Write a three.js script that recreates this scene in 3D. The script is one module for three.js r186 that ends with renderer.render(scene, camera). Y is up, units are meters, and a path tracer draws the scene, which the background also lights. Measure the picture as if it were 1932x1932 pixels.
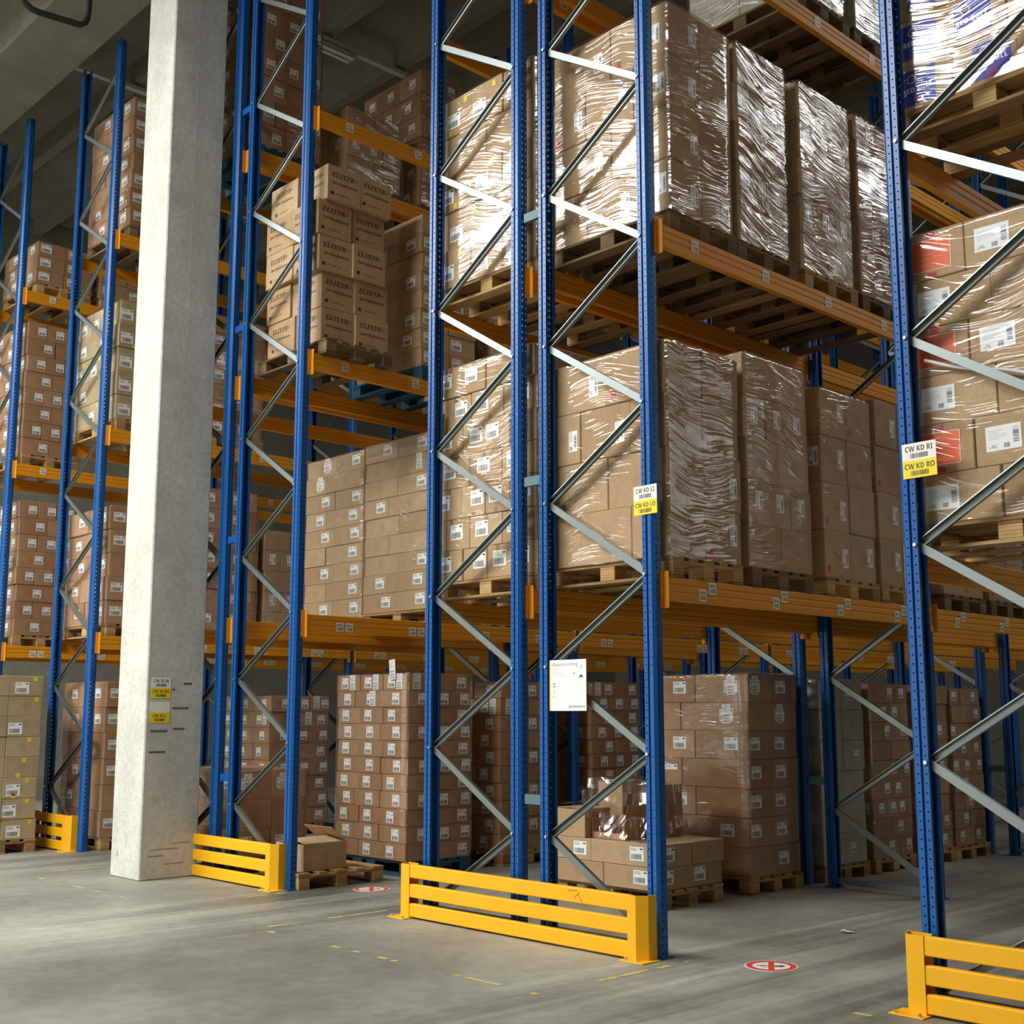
import * as THREE from 'three';
import { mergeGeometries } from 'three/addons/utils/BufferGeometryUtils.js';
import { RectAreaLightUniformsLib } from 'three/addons/lights/RectAreaLightUniformsLib.js';

// ---------------------------------------------------------------- camera, light, exposure
RectAreaLightUniformsLib.init();
const renderer = new THREE.WebGLRenderer({ antialias: true });
renderer.toneMapping = THREE.LinearToneMapping;
renderer.toneMappingExposure = 1.4;
renderer.shadowMap.enabled = true;
const scene = new THREE.Scene();
scene.background = new THREE.Color(0x000000);
const camera = new THREE.PerspectiveCamera(2 * Math.atan(966 / 2309.8) * 180 / Math.PI, 1, 0.1, 200);
camera.rotation.order = 'YXZ';
camera.position.set(5.288, 1.559, 6.31);
camera.rotation.set(8.43 * Math.PI / 180, 46.49 * Math.PI / 180, 0);
camera.setViewOffset(1932, 1932, -2.6, -39.8, 1932, 1932);
camera.updateProjectionMatrix();

const DAY = new THREE.Color(0.975, 1.0, 0.985);
// daylight through the roof lights (x0, x1, z0, z1, radiance): the long one over the open bay, two unseen strips added at the right for film highlights
const SKYLIGHTS = [[-17.3, -0.4, 7.6, 11.4, 15], [5.1, 6.0, -15.5, -9, 14], [2.2, 3.6, -9, -6.2, 7]];
const CEIL = 11.0;
function roofLight([x0, x1, z0, z1, L]) {
  const l = new THREE.RectAreaLight(DAY, L, x1 - x0, z1 - z0);
  l.position.set((x0 + x1) / 2, CEIL - 0.06, (z0 + z1) / 2);
  l.rotation.x = -Math.PI / 2;
  l.name = 'roof_daylight';
  scene.add(l);
}
SKYLIGHTS.forEach(roofLight);
// fill light: unseen glowing doors added in the front wall behind the camera (x, width, y0, y1, radiance)
const FRONT_Z = 17;
const FILL_DOORS = [[-14, 4, 0.2, 4.4, 0.4], [-7.5, 4, 0.2, 4.4, 0.4], [-1, 4, 0.2, 4.4, 0.4]];
// unseen window added high in the right wall for streaks on the film (z0, z1, y0, y1, radiance)
const ADDED_SIDE = [-18.6, -14, 5.2, 9.6, 1.0];
{ const l = new THREE.RectAreaLight(DAY, ADDED_SIDE[4], ADDED_SIDE[1] - ADDED_SIDE[0], ADDED_SIDE[3] - ADDED_SIDE[2]); l.position.set(12.92, (ADDED_SIDE[2] + ADDED_SIDE[3]) / 2, (ADDED_SIDE[0] + ADDED_SIDE[1]) / 2); l.rotation.y = Math.PI / 2; l.name = 'added_side_light'; scene.add(l); }
for (const [x, w, y0, y1, L] of FILL_DOORS) {
  const l = new THREE.RectAreaLight(DAY, L, w, y1 - y0);
  l.position.set(x, (y0 + y1) / 2, FRONT_Z - 0.08);
  l.name = 'door_fill_light';
  scene.add(l);                                   // a RectAreaLight shines along its own -z, into the hall
}

// ---------------------------------------------------------------- helpers
let seed = 7;
const rnd = () => { seed = (seed * 1664525 + 1013904223) >>> 0; return seed / 4294967296; };
const rr = (a, b) => a + (b - a) * rnd();
const taken = {};
function numbered(n) { const k = taken[n] = (taken[n] ?? -1) + 1; return k ? n + '_' + String(k).padStart(3, '0') : n; }
function thing(name, label, category, pos = [0, 0, 0], group) {
  const o = new THREE.Group(); o.name = numbered(name); o.position.set(...pos);
  o.userData = { label, category }; if (group) o.userData.group = group;
  scene.add(o); return o;
}
function part(name, geo, mat, parent, pos, rot) {
  const m = new THREE.Mesh(geo, mat); m.name = name; m.castShadow = m.receiveShadow = true;
  if (pos) m.position.set(...pos); if (rot) m.rotation.set(...rot);
  parent.add(m); return m;
}
function struct(name, geo, mat, pos) {
  const m = part(name, geo, mat, scene, pos); m.userData.kind = 'structure'; return m;
}
function structGroup(name) { const g = new THREE.Group(); g.name = name; g.userData.kind = 'structure'; scene.add(g); return g; }
const col = (h) => new THREE.Color(h);

// box with uv in metres; y0-based boxes are placed by their centre
const boxCache = new Map();
function box(w, h, d) {
  const k = [w, h, d].map((v) => v.toFixed(4)).join('|');
  if (boxCache.has(k)) return boxCache.get(k);
  const g = new THREE.BoxGeometry(w, h, d), n = g.attributes.normal, uv = g.attributes.uv, p = g.attributes.position;
  for (let i = 0; i < p.count; i++) {
    const nx = Math.abs(n.getX(i)), ny = Math.abs(n.getY(i));
    if (nx > 0.5) uv.setXY(i, p.getZ(i), p.getY(i)); else if (ny > 0.5) uv.setXY(i, p.getX(i), p.getZ(i)); else uv.setXY(i, p.getX(i), p.getY(i));
  }
  boxCache.set(k, g); return g;
}
// box with chamfered edges (44 triangles), uv in metres
const cbCache = new Map();
function cbox(w, h, d, c = 0.006) {
  const k = [w, h, d, c].map((v) => v.toFixed(3)).join('|');
  if (cbCache.has(k)) return cbCache.get(k);
  const H = [w / 2, h / 2, d / 2], pos = [], uv = [];
  const V = (s, ax) => { const v = [0, 0, 0]; for (let i = 0; i < 3; i++) v[i] = s[i] * (H[i] - (i === ax ? 0 : c)); return v; };
  const cross = (a, b) => [a[1] * b[2] - a[2] * b[1], a[2] * b[0] - a[0] * b[2], a[0] * b[1] - a[1] * b[0]];
  const tri = (a, b, e) => {
    const n = cross([b[0] - a[0], b[1] - a[1], b[2] - a[2]], [e[0] - a[0], e[1] - a[1], e[2] - a[2]]);
    const m = [(a[0] + b[0] + e[0]), (a[1] + b[1] + e[1]), (a[2] + b[2] + e[2])];
    if (n[0] * m[0] + n[1] * m[1] + n[2] * m[2] < 0) [b, e] = [e, b];
    const an = n.map(Math.abs);
    for (const v of [a, b, e]) { pos.push(...v); if (an[0] >= an[1] && an[0] >= an[2]) uv.push(v[2], v[1]); else if (an[1] >= an[2]) uv.push(v[0], v[2]); else uv.push(v[0], v[1]); }
  };
  const quad = (a, b, e, f) => { tri(a, b, e); tri(a, e, f); };
  for (let ax = 0; ax < 3; ax++) for (const s of [-1, 1]) {
    const u = (ax + 1) % 3, v = (ax + 2) % 3;
    const q = [[-1, -1], [1, -1], [1, 1], [-1, 1]].map(([a, b]) => { const t = [0, 0, 0]; t[ax] = s; t[u] = a; t[v] = b; return V(t, ax); });
    quad(...q);
  }
  for (let e = 0; e < 3; e++) for (const a of [-1, 1]) for (const b of [-1, 1]) {
    const u = (e + 1) % 3, v = (e + 2) % 3, t0 = [0, 0, 0], t1 = [0, 0, 0]; t0[e] = -1; t1[e] = 1; t0[u] = t1[u] = a; t0[v] = t1[v] = b;
    quad(V(t0, u), V(t1, u), V(t1, v), V(t0, v));
  }
  for (const a of [-1, 1]) for (const b of [-1, 1]) for (const e of [-1, 1]) tri(V([a, b, e], 0), V([a, b, e], 1), V([a, b, e], 2));
  const g = new THREE.BufferGeometry();
  g.setAttribute('position', new THREE.Float32BufferAttribute(pos, 3));
  g.setAttribute('uv', new THREE.Float32BufferAttribute(uv, 2));
  g.computeVertexNormals();
  cbCache.set(k, g); return g;
}
// a sheet-metal profile: a path in (a, b) given a thickness and swept along y from 0 to h; u runs along the path in metres / its length
function sheet(path, t, h, vScale = 1) {
  const n = path.length, off = (sgn) => path.map((p, i) => {
    const a = path[Math.max(0, i - 1)], b = path[Math.min(n - 1, i + 1)];
    let dx = b[0] - a[0], dy = b[1] - a[1]; const L = Math.hypot(dx, dy); dx /= L; dy /= L;
    return [p[0] - dy * t / 2 * sgn, p[1] + dx * t / 2 * sgn];
  });
  const s = [0]; for (let i = 1; i < n; i++) s.push(s[i - 1] + Math.hypot(path[i][0] - path[i - 1][0], path[i][1] - path[i - 1][1]));
  const Lp = s[n - 1], A = off(1), B = off(-1), pos = [], uv = [];
  const quad = (p, q, su, sv, flip) => {
    const v = [[p[0], 0, p[1], su, 0], [q[0], 0, q[1], sv, 0], [q[0], h, q[1], sv, h * vScale], [p[0], h, p[1], su, h * vScale]];
    for (const i of flip ? [0, 2, 1, 0, 3, 2] : [0, 1, 2, 0, 2, 3]) { pos.push(v[i][0], v[i][1], v[i][2]); uv.push(v[i][3], v[i][4]); }
  };
  for (let i = 0; i < n - 1; i++) { quad(A[i], A[i + 1], s[i] / Lp, s[i + 1] / Lp, false); quad(B[i], B[i + 1], s[i] / Lp, s[i + 1] / Lp, true); }
  quad(A[0], B[0], 0, 0, true); quad(A[n - 1], B[n - 1], 1, 1, false);
  for (const [y, f] of [[0, 1], [h, 0]]) for (let i = 0; i < n - 1; i++) {
    const q = [A[i], A[i + 1], B[i + 1], B[i]];
    for (const j of f ? [0, 2, 1, 0, 3, 2] : [0, 1, 2, 0, 2, 3]) { pos.push(q[j][0], y, q[j][1]); uv.push(0, 0); }
  }
  const g = new THREE.BufferGeometry();
  g.setAttribute('position', new THREE.Float32BufferAttribute(pos, 3));
  g.setAttribute('uv', new THREE.Float32BufferAttribute(uv, 2));
  g.computeVertexNormals(); return g;
}
// ---------------------------------------------------------------- textures
const hash = (x, y, s) => { let h = (x * 374761393 + y * 668265263 + s * 1442695041) | 0; h = Math.imul(h ^ (h >>> 13), 1274126177); return ((h ^ (h >>> 16)) >>> 0) / 4294967296; };
function vnoise(x, y, per, s) {
  const xi = Math.floor(x), yi = Math.floor(y), fx = x - xi, fy = y - yi, u = fx * fx * (3 - 2 * fx), v = fy * fy * (3 - 2 * fy);
  const P = (a, b) => hash(((a % per) + per) % per, ((b % per) + per) % per, s);
  return (P(xi, yi) * (1 - u) + P(xi + 1, yi) * u) * (1 - v) + (P(xi, yi + 1) * (1 - u) + P(xi + 1, yi + 1) * u) * v;
}
function fbm(x, y, per, oct, s) { let a = 0, w = 0.5, t = 0; for (let i = 0; i < oct; i++) { a += w * vnoise(x, y, per, s + i); t += w; x *= 2; y *= 2; per *= 2; w *= 0.5; } return a / t; }
function dataTex(n, m, f, { srgb = true, rep = [1, 1] } = {}) {
  const d = new Uint8Array(n * m * 4);
  for (let j = 0; j < m; j++) for (let i = 0; i < n; i++) {
    const c = f(i / n, j / m, i, j), k = (j * n + i) * 4;
    d[k] = Math.max(0, Math.min(255, c[0])); d[k + 1] = Math.max(0, Math.min(255, c[1])); d[k + 2] = Math.max(0, Math.min(255, c[2])); d[k + 3] = 255;
  }
  const t = new THREE.DataTexture(d, n, m, THREE.RGBAFormat);
  t.wrapS = t.wrapT = THREE.RepeatWrapping; t.magFilter = THREE.LinearFilter; t.minFilter = THREE.LinearMipmapLinearFilter; t.generateMipmaps = true;
  if (srgb) t.colorSpace = THREE.SRGBColorSpace; t.repeat.set(...rep); t.needsUpdate = true; return t;
}
function canvasTex(w, h, draw, { srgb = true, wrap } = {}) {
  const c = document.createElement('canvas'); c.width = w; c.height = h;
  draw(c.getContext('2d'), w, h);
  const t = new THREE.CanvasTexture(c); if (srgb) t.colorSpace = THREE.SRGBColorSpace;
  if (wrap) { t.wrapS = THREE.ClampToEdgeWrapping; t.wrapT = THREE.RepeatWrapping; }
  return t;
}
const grey = (v) => [v, v, v];
const T = {};
T.card = dataTex(256, 256, (u, v) => { const a = fbm(u * 6, v * 6, 6, 4, 3), b = vnoise(u * 128, v * 16, 128, 9), c = fbm(u * 64, v * 64, 64, 2, 14); const k = 226 + (a - 0.5) * 34 + (b - 0.5) * 10 + (c - 0.5) * 16; return [k, k * 0.995, k * 0.98]; }, { rep: [1.4, 1.4] });
T.wood = dataTex(256, 256, (u, v) => { const g = fbm(u * 4, v * 48, 4, 4, 21), k = 205 + (g - 0.5) * 90 + (vnoise(u * 10, v * 10, 10, 30) - 0.5) * 30; return [k, k * 0.97, k * 0.9]; }, { rep: [0.8, 4] });
T.conc = dataTex(512, 512, (u, v) => { const a = fbm(u * 4, v * 4, 4, 5, 40), b = fbm(u * 60, v * 60, 60, 2, 50), p = vnoise(u * 90, v * 90, 90, 61); let k = 214 + (a - 0.5) * 46 + (b - 0.5) * 24; if (p > 0.93) k -= (p - 0.93) * 500; return [k, k * 0.992, k * 0.965]; }, { rep: [0.55, 0.55] });
T.concBump = dataTex(256, 256, (u, v) => grey(128 + (fbm(u * 20, v * 20, 20, 4, 70) - 0.5) * 200), { srgb: false, rep: [1.1, 1.1] });
// floor: 20 m square, x -14..6, z -10..10, polished concrete with cloudy patches and the rubber and dust tracks of the trucks running along the aisles
const LANES = [-10.55, -7.65, -3.35, 0.92];
T.floor = dataTex(1536, 1536, (u, v) => {
  const x = -14 + u * 20, z = -10 + v * 20;
  const a = fbm(u * 10, v * 10, 10, 5, 80), b = fbm(u * 34, v * 16, 34, 3, 90), c = fbm(u * 300, v * 300, 300, 2, 95);
  let k = 166 + (a - 0.5) * 96 + (b - 0.5) * 46 + (c - 0.5) * 24;
  if (z < 3.5) for (const L of LANES) { const d = x - L + (vnoise(z * 0.6 + 20, L + 20, 4096, 99) - 0.5) * 0.14; if (Math.abs(d) < 1) { const s = vnoise(d * 13 + 90, z * 0.35 + 40, 4096, 101), t = vnoise(d * 46 + 300, z * 0.8 + 40, 4096, 103); k += ((s - 0.5) * 44 + (t - 0.5) * 24) * Math.min(1, (3.5 - z) / 2); } }
  return [k, k * 0.988, k * 0.94];
});
T.floor.repeat.set(1 / 20, 1 / 20); T.floor.offset.set(14 / 20, 10 / 20);
T.floorRough = dataTex(512, 512, (u, v) => grey(165 + (fbm(u * 8, v * 8, 8, 5, 110) - 0.5) * 130), { srgb: false, rep: [0.16, 0.16] });
// stretch film wrinkles: fine nearly level streaks over broader folds
const vn2 = (x, y, px, py, s_) => { const xi = Math.floor(x), yi = Math.floor(y), fx = x - xi, fy = y - yi, u = fx * fx * (3 - 2 * fx), v = fy * fy * (3 - 2 * fy), P = (i, j) => hash(((i % px) + px) % px, ((j % py) + py) % py, s_); return (P(xi, yi) * (1 - u) + P(xi + 1, yi) * u) * (1 - v) + (P(xi, yi + 1) * (1 - u) + P(xi + 1, yi + 1) * u) * v; };
const ridge = (n) => { const r = 1 - Math.abs(2 * n - 1); return r * r * r; };
T.film = dataTex(1024, 1024, (u, v) => {
  const t = v + 0.035 * Math.sin(u * 6.2832) + (fbm(u * 3, v * 3, 3, 2, 120) - 0.5) * 0.1;
  const a = ridge(vn2(u * 3, t * 30, 3, 30, 125)), b = ridge(vn2(u * 6 + 0.5, t * 74, 6, 74, 127)), c = fbm(u * 4, v * 6, 2, 2, 130), m = vn2(u * 4, v * 6, 4, 6, 140) * 0.6 + vn2(u * 9, v * 14, 9, 14, 141) * 0.4;
  const k = Math.max(0.12, m * 2.4 - 0.6);
  return grey(90 + (a * 85 + b * 55) * k + (c - 0.5) * 40);
}, { srgb: false, rep: [0.8, 0.8] });
// upright perforation (cut through the sheet)
const UP_PATH = [[-0.088, -0.020], [-0.096, -0.020], [-0.096, -0.001], [-0.066, -0.001], [-0.062, -0.015], [-0.052, -0.015], [-0.048, -0.001], [-0.020, -0.001], [-0.001, -0.020],
  [-0.001, -0.080], [-0.020, -0.099], [-0.048, -0.099], [-0.052, -0.085], [-0.062, -0.085], [-0.066, -0.099], [-0.096, -0.099], [-0.096, -0.080], [-0.088, -0.080]];
const upS = [0]; for (let i = 1; i < UP_PATH.length; i++) upS.push(upS[i - 1] + Math.hypot(UP_PATH[i][0] - UP_PATH[i - 1][0], UP_PATH[i][1] - UP_PATH[i - 1][1]));
const UPL = upS[upS.length - 1];
T.holes = canvasTex(1024, 128, (g, w, h) => {
  g.fillStyle = '#fff'; g.fillRect(0, 0, w, h); g.fillStyle = '#000';
  const sx = w / UPL, sy = h / 0.05, at = (s, r, ry = r) => { g.beginPath(); g.ellipse(s * sx, h / 2, r * sx, ry * sy, 0, 0, 7); g.fill(); };
  const mid = (i) => (upS[i] + upS[i + 1]) / 2;
  at(mid(2), 0.005); at(mid(6), 0.005); at(mid(14), 0.005); at(mid(10), 0.005);
  at(upS[8] + 0.012, 0.005, 0.010); at(upS[9] - 0.012, 0.005, 0.010);
}, { srgb: false, wrap: true });

// ---------------------------------------------------------------- materials
const std = (o) => new THREE.MeshStandardMaterial(o);
const M = {
  blue: std({ color: col('#05549c'), roughness: 0.34, metalness: 0.0, alphaMap: T.holes, alphaTest: 0.5, side: THREE.DoubleSide }),
  bluePlain: std({ color: col('#05549c'), roughness: 0.4 }),
  orange: std({ color: col('#e0930a'), roughness: 0.6 }),
  yellow: std({ color: col('#f6b300'), roughness: 0.5 }),
  galv: std({ color: col('#8d9594'), roughness: 0.4, metalness: 0.85 }),
  spacer: std({ color: col('#57737a'), roughness: 0.5 }),
  bolt: std({ color: col('#d8dcdc'), roughness: 0.25, metalness: 0.9 }),
  wood: [ '#d9b27a', '#c79f68', '#b08a5c', '#e0bc86' ].map((c) => std({ color: col(c), map: T.wood, roughness: 0.85 })),
  woodOld: [ '#8d7759', '#7c684d', '#9a8263' ].map((c) => std({ color: col(c), map: T.wood, roughness: 0.9 })),
  woodBlue: [ '#1d6a94', '#1a5f88', '#236f96' ].map((c) => std({ color: col(c), map: T.wood, roughness: 0.75 })),
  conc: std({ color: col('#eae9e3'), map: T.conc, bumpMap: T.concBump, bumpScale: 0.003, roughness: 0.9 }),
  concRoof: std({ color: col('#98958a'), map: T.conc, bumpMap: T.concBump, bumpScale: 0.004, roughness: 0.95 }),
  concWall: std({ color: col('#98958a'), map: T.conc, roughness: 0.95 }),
  floor: std({ color: col('#d3d2ca'), map: T.floor, roughnessMap: T.floorRough, roughness: 0.84 }),
  dark: std({ color: col('#1a1a1a'), roughness: 0.7 }),
  trim: std({ color: col('#3a3b3a'), roughness: 0.8 }),
  tray: std({ color: col('#c9c7bd'), roughness: 0.5, metalness: 0.2 }),
  linePaint: std({ color: col('#b9ac5e'), roughness: 0.8 }),
  film: new THREE.MeshPhysicalMaterial({ color: 0xffffff, transmission: 1, thickness: 0, ior: 1.62, roughness: 0.1, bumpMap: T.film, bumpScale: 0.012, side: THREE.DoubleSide }),
  filmLoose: new THREE.MeshPhysicalMaterial({ color: 0xffffff, transmission: 1, thickness: 0, ior: 1.8, roughness: 0.1, bumpMap: T.film, bumpScale: 0.024, side: THREE.DoubleSide }),
  white: std({ color: col('#e9e9e4'), roughness: 0.6 }),
  tape: std({ color: col('#8a6a45'), roughness: 0.5 }),
  red: std({ color: col('#c81e3c'), roughness: 0.6 }),
  yellowSticker: std({ color: col('#e2c81e'), roughness: 0.6 }),
  skyPane: std({ color: col('#ffffff'), emissive: DAY, emissiveIntensity: 3, roughness: 0.6 }),
};
M.film.name = 'stretch_film';
const CARD = { tan: ['#cba981', '#c6a47b', '#cfae87', '#c29f77'], brown: ['#bd926d', '#b88d68', '#c29874', '#b38863'], pale: ['#c2ab85', '#bba47e', '#c8b18c'], white: ['#c9c3b2', '#c2bcab'] };
const cardMats = {}; for (const k in CARD) cardMats[k] = CARD[k].map((c) => std({ color: col(c), map: T.card, roughness: 0.82 }));
const pick = (a) => a[Math.floor(rnd() * a.length)];

// label print
function barcode(g, x, y, w, h, n) { g.fillStyle = '#222'; let p = x; for (let i = 0; i < n; i++) { const a = w / n; const q = hash(i, n, 5); g.fillRect(p, y, a * (0.25 + 0.55 * q), h); p += a; } }
const rows = (g, x, y, w, n, dy, lh, c = '#777') => { g.fillStyle = c; for (let i = 0; i < n; i++) g.fillRect(x, y + i * dy, w * (0.5 + 0.5 * hash(i, n, 8)), lh); };
const LT = {
  wide: canvasTex(160, 120, (g, w, h) => { g.fillStyle = '#f1f1ee'; g.fillRect(0, 0, w, h); rows(g, 8, 10, 90, 3, 10, 4); g.fillStyle = '#333'; g.fillRect(118, 12, 32, 12); barcode(g, 12, 62, 120, 46, 26); }),
  square: canvasTex(128, 128, (g, w, h) => { g.fillStyle = '#efefec'; g.fillRect(0, 0, w, h); rows(g, 8, 10, 60, 3, 12, 4, '#999'); g.fillStyle = '#444'; g.fillRect(92, 34, 26, 9); barcode(g, 14, 78, 96, 40, 18); }),
  tall: canvasTex(96, 176, (g, w, h) => { g.fillStyle = '#f0efec'; g.fillRect(0, 0, w, h); rows(g, 8, 10, 44, 7, 12, 4, '#999'); g.fillStyle = '#222'; for (let i = 0; i < 26; i++) if (hash(i, 3, 4) > 0.35) g.fillRect(62, 40 + i * 4.6, 24, 3); rows(g, 8, 130, 40, 3, 12, 7, '#444'); }),
  slip: canvasTex(96, 176, (g, w, h) => { g.fillStyle = '#ececea'; g.fillRect(0, 0, w, h); g.fillStyle = '#444'; g.fillRect(40, 10, 14, 8); rows(g, 10, 30, 70, 4, 12, 4, '#888'); for (const y of [96, 124, 150]) barcode(g, 14, y, 66, 17, 14); }),
  nl: canvasTex(224, 160, (g, w, h) => { g.fillStyle = '#eceef0'; g.fillRect(0, 0, w, h); rows(g, 18, 30, 120, 5, 13, 3, '#aaa'); g.fillStyle = '#333'; g.font = '30px sans-serif'; g.fillText('NL', 34, 142); g.font = '16px sans-serif'; g.fillText('20', 16, 142); barcode(g, 112, 116, 40, 30, 9); for (let i = 0; i < 22; i++) if (hash(i, 7, 4) > 0.3) g.fillRect(172, 24 + i * 4.4, 36, 3); }),
  orange: canvasTex(160, 150, (g, w, h) => { g.fillStyle = '#f2ddc8'; g.fillRect(0, 0, w, h); g.fillStyle = '#ee6a38'; g.fillRect(3, 3, w - 6, h - 6); rows(g, 20, 50, 110, 3, 26, 6, '#dd5526'); }),
  beam: canvasTex(96, 96, (g, w, h) => { g.fillStyle = '#e9e7dd'; g.fillRect(0, 0, w, h); g.fillStyle = '#222'; g.font = 'bold 34px sans-serif'; g.fillText('NEN', 10, 40); barcode(g, 12, 50, 72, 34, 13); }),
  beam2: canvasTex(96, 96, (g, w, h) => { g.fillStyle = '#e9e7dd'; g.fillRect(0, 0, w, h); g.fillStyle = '#222'; g.font = 'bold 32px sans-serif'; g.fillText('I8OS', 8, 40); barcode(g, 12, 50, 72, 34, 13); }),
  filter: canvasTex(256, 224, (g, w, h) => {
    g.clearRect(0, 0, w, h); g.fillStyle = 'rgba(62,40,22,0.92)'; g.font = 'italic bold 50px serif'; g.fillText('ELIXYR+', 16, 66);
    g.font = 'bold 27px serif'; g.fillText('200 Filterhulzen', 22, 122); g.font = '18px serif'; g.fillText('FILTERS 200', 66, 202); g.fillRect(14, 182, 26, 24);
  }),
  bull: canvasTex(192, 192, (g, w, h) => {
    g.fillStyle = '#2b3ba4'; g.fillRect(0, 0, w, h); g.fillStyle = '#b3203a'; for (let i = 0; i < 5; i++) g.fillRect(70 + i * 11, 152, 6, 40); g.strokeStyle = '#d8d2c8'; g.lineWidth = 5; g.beginPath(); g.arc(60, 46, 22, 0, 7); g.stroke(); g.fillStyle = '#7a4a2a'; g.beginPath(); g.arc(60, 46, 17, 0, 7); g.fill();
    g.fillStyle = '#e8ecf4'; g.font = 'bold 38px sans-serif'; g.fillText('RED BULL', 4, 120);
  }),
};
const labelMats = {};
for (const k in LT) labelMats[k] = std({ map: LT[k], roughness: 0.55, ...(k === 'filter' ? { transparent: true } : {}) });
// thin label plate facing +z, front face carries the print
const plateCache = new Map();
function plate(w, h, t = 0.0012) {
  const k = w.toFixed(3) + '|' + h.toFixed(3) + '|' + t; if (plateCache.has(k)) return plateCache.get(k);
  const g = new THREE.BoxGeometry(w, h, t), uv = g.attributes.uv, n = g.attributes.normal;
  for (let i = 0; i < uv.count; i++) if (n.getZ(i) < 0.5) uv.setXY(i, 0.02, 0.98);
  plateCache.set(k, g); return g;
}

// ---------------------------------------------------------------- the building
const X0 = -17.3, X1 = 13, Z0 = -19, Z1 = FRONT_Z;
const floor = structGroup('floor');
part('slab', (() => { const g = new THREE.BoxGeometry(X1 - X0 + 1, 0.3, Z1 - Z0 + 1); const p = g.attributes.position, uv = g.attributes.uv; const cx = (X0 + X1) / 2, cz = (Z0 + Z1) / 2; for (let i = 0; i < p.count; i++) uv.setXY(i, p.getX(i) + cx, p.getZ(i) + cz); return g; })(), M.floor, floor, [(X0 + X1) / 2, -0.15, (Z0 + Z1) / 2]);
// worn yellow lines round the row ends: what is left of each painted strip
function paintStrip(ax, az, bx, bz, keep) {
  const L = Math.hypot(bx - ax, bz - az), dx = (bx - ax) / L, dz = (bz - az) / L, W = 0.06; let s = 0; const pos = [];
  while (s < L) {
    const l = rr(0.03, 0.16), on = rnd() < keep;
    if (on) {
      const a0 = rr(-W / 2, -W * 0.1), a1 = rr(W * 0.1, W / 2), b0 = rr(-W / 2, -W * 0.1), b1 = rr(W * 0.1, W / 2), P = (t, o) => [ax + dx * t - dz * o, 0.0016, az + dz * t + dx * o];
      const q = [P(s, a0), P(Math.min(L, s + l), b0), P(Math.min(L, s + l), b1), P(s, a1)];
      pos.push(...q[0], ...q[2], ...q[1], ...q[0], ...q[3], ...q[2]);
    }
    s += l * (on ? 1 : 0.9);
  }
  const g = new THREE.BufferGeometry(); g.setAttribute('position', new THREE.Float32BufferAttribute(pos, 3)); g.computeVertexNormals();
  part('worn_line', g, M.linePaint, floor);
}
for (const [xa, xb, k] of [[-2.8, 0.16, 0.5], [-7.1, -4.2, 0.3]]) { paintStrip(xa, 1.25, xb, 1.25, k * 0.7); paintStrip(xa, 1.25, xa, -0.1, k); paintStrip(xb, 0.75, xb, -0.1, k); }
paintStrip(1.62, 0.35, 1.72, 0.35, 0.9);

const ceiling = structGroup('ceiling');
// roof deck in strips round the two roof lights
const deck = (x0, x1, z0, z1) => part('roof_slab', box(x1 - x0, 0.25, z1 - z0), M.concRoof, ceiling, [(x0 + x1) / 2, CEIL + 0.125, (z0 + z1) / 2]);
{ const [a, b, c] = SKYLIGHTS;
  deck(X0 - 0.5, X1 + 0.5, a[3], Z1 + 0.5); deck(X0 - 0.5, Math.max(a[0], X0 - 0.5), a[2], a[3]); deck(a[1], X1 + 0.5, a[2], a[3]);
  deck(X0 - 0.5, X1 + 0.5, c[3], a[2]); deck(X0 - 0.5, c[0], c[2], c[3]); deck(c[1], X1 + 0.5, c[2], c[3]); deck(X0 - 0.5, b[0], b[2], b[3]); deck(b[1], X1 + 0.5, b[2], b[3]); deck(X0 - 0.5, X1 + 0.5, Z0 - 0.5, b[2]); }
SKYLIGHTS.forEach(([x0, x1, z0, z1], i) => { const g = structGroup('window_' + (i + 1)); part('roof_light_pane', box(x1 - x0, 0.03, z1 - z0), M.skyPane, g, [(x0 + x1) / 2, CEIL + 0.02, (z0 + z1) / 2]); for (let k = 0; k <= 8; k++) part('glazing_bar', box(0.05, 0.05, z1 - z0), M.trim, g, [x0 + (x1 - x0) * k / 8, CEIL - 0.02, (z0 + z1) / 2]); });  // second and third panes belong to the strips added for film highlights
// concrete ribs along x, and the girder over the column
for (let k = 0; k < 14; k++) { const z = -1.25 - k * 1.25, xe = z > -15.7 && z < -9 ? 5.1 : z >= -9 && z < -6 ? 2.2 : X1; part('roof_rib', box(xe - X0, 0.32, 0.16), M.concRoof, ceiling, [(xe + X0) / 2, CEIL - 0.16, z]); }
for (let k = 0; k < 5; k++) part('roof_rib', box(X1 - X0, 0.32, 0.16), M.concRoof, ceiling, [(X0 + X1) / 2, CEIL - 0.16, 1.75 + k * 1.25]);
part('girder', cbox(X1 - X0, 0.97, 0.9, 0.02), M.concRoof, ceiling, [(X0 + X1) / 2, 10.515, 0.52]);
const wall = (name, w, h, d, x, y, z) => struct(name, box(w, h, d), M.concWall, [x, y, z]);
{ const g = structGroup('wall_left'); part('wall_panel', box(0.3, CEIL, Z1 - Z0 + 1), M.concWall, g, [X0 - 0.15, CEIL / 2, (Z0 + Z1) / 2]); part('dark_band', box(0.05, 0.22, Z1 - Z0), M.trim, g, [X0 + 0.02, 9.75, (Z0 + Z1) / 2]); }
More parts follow.
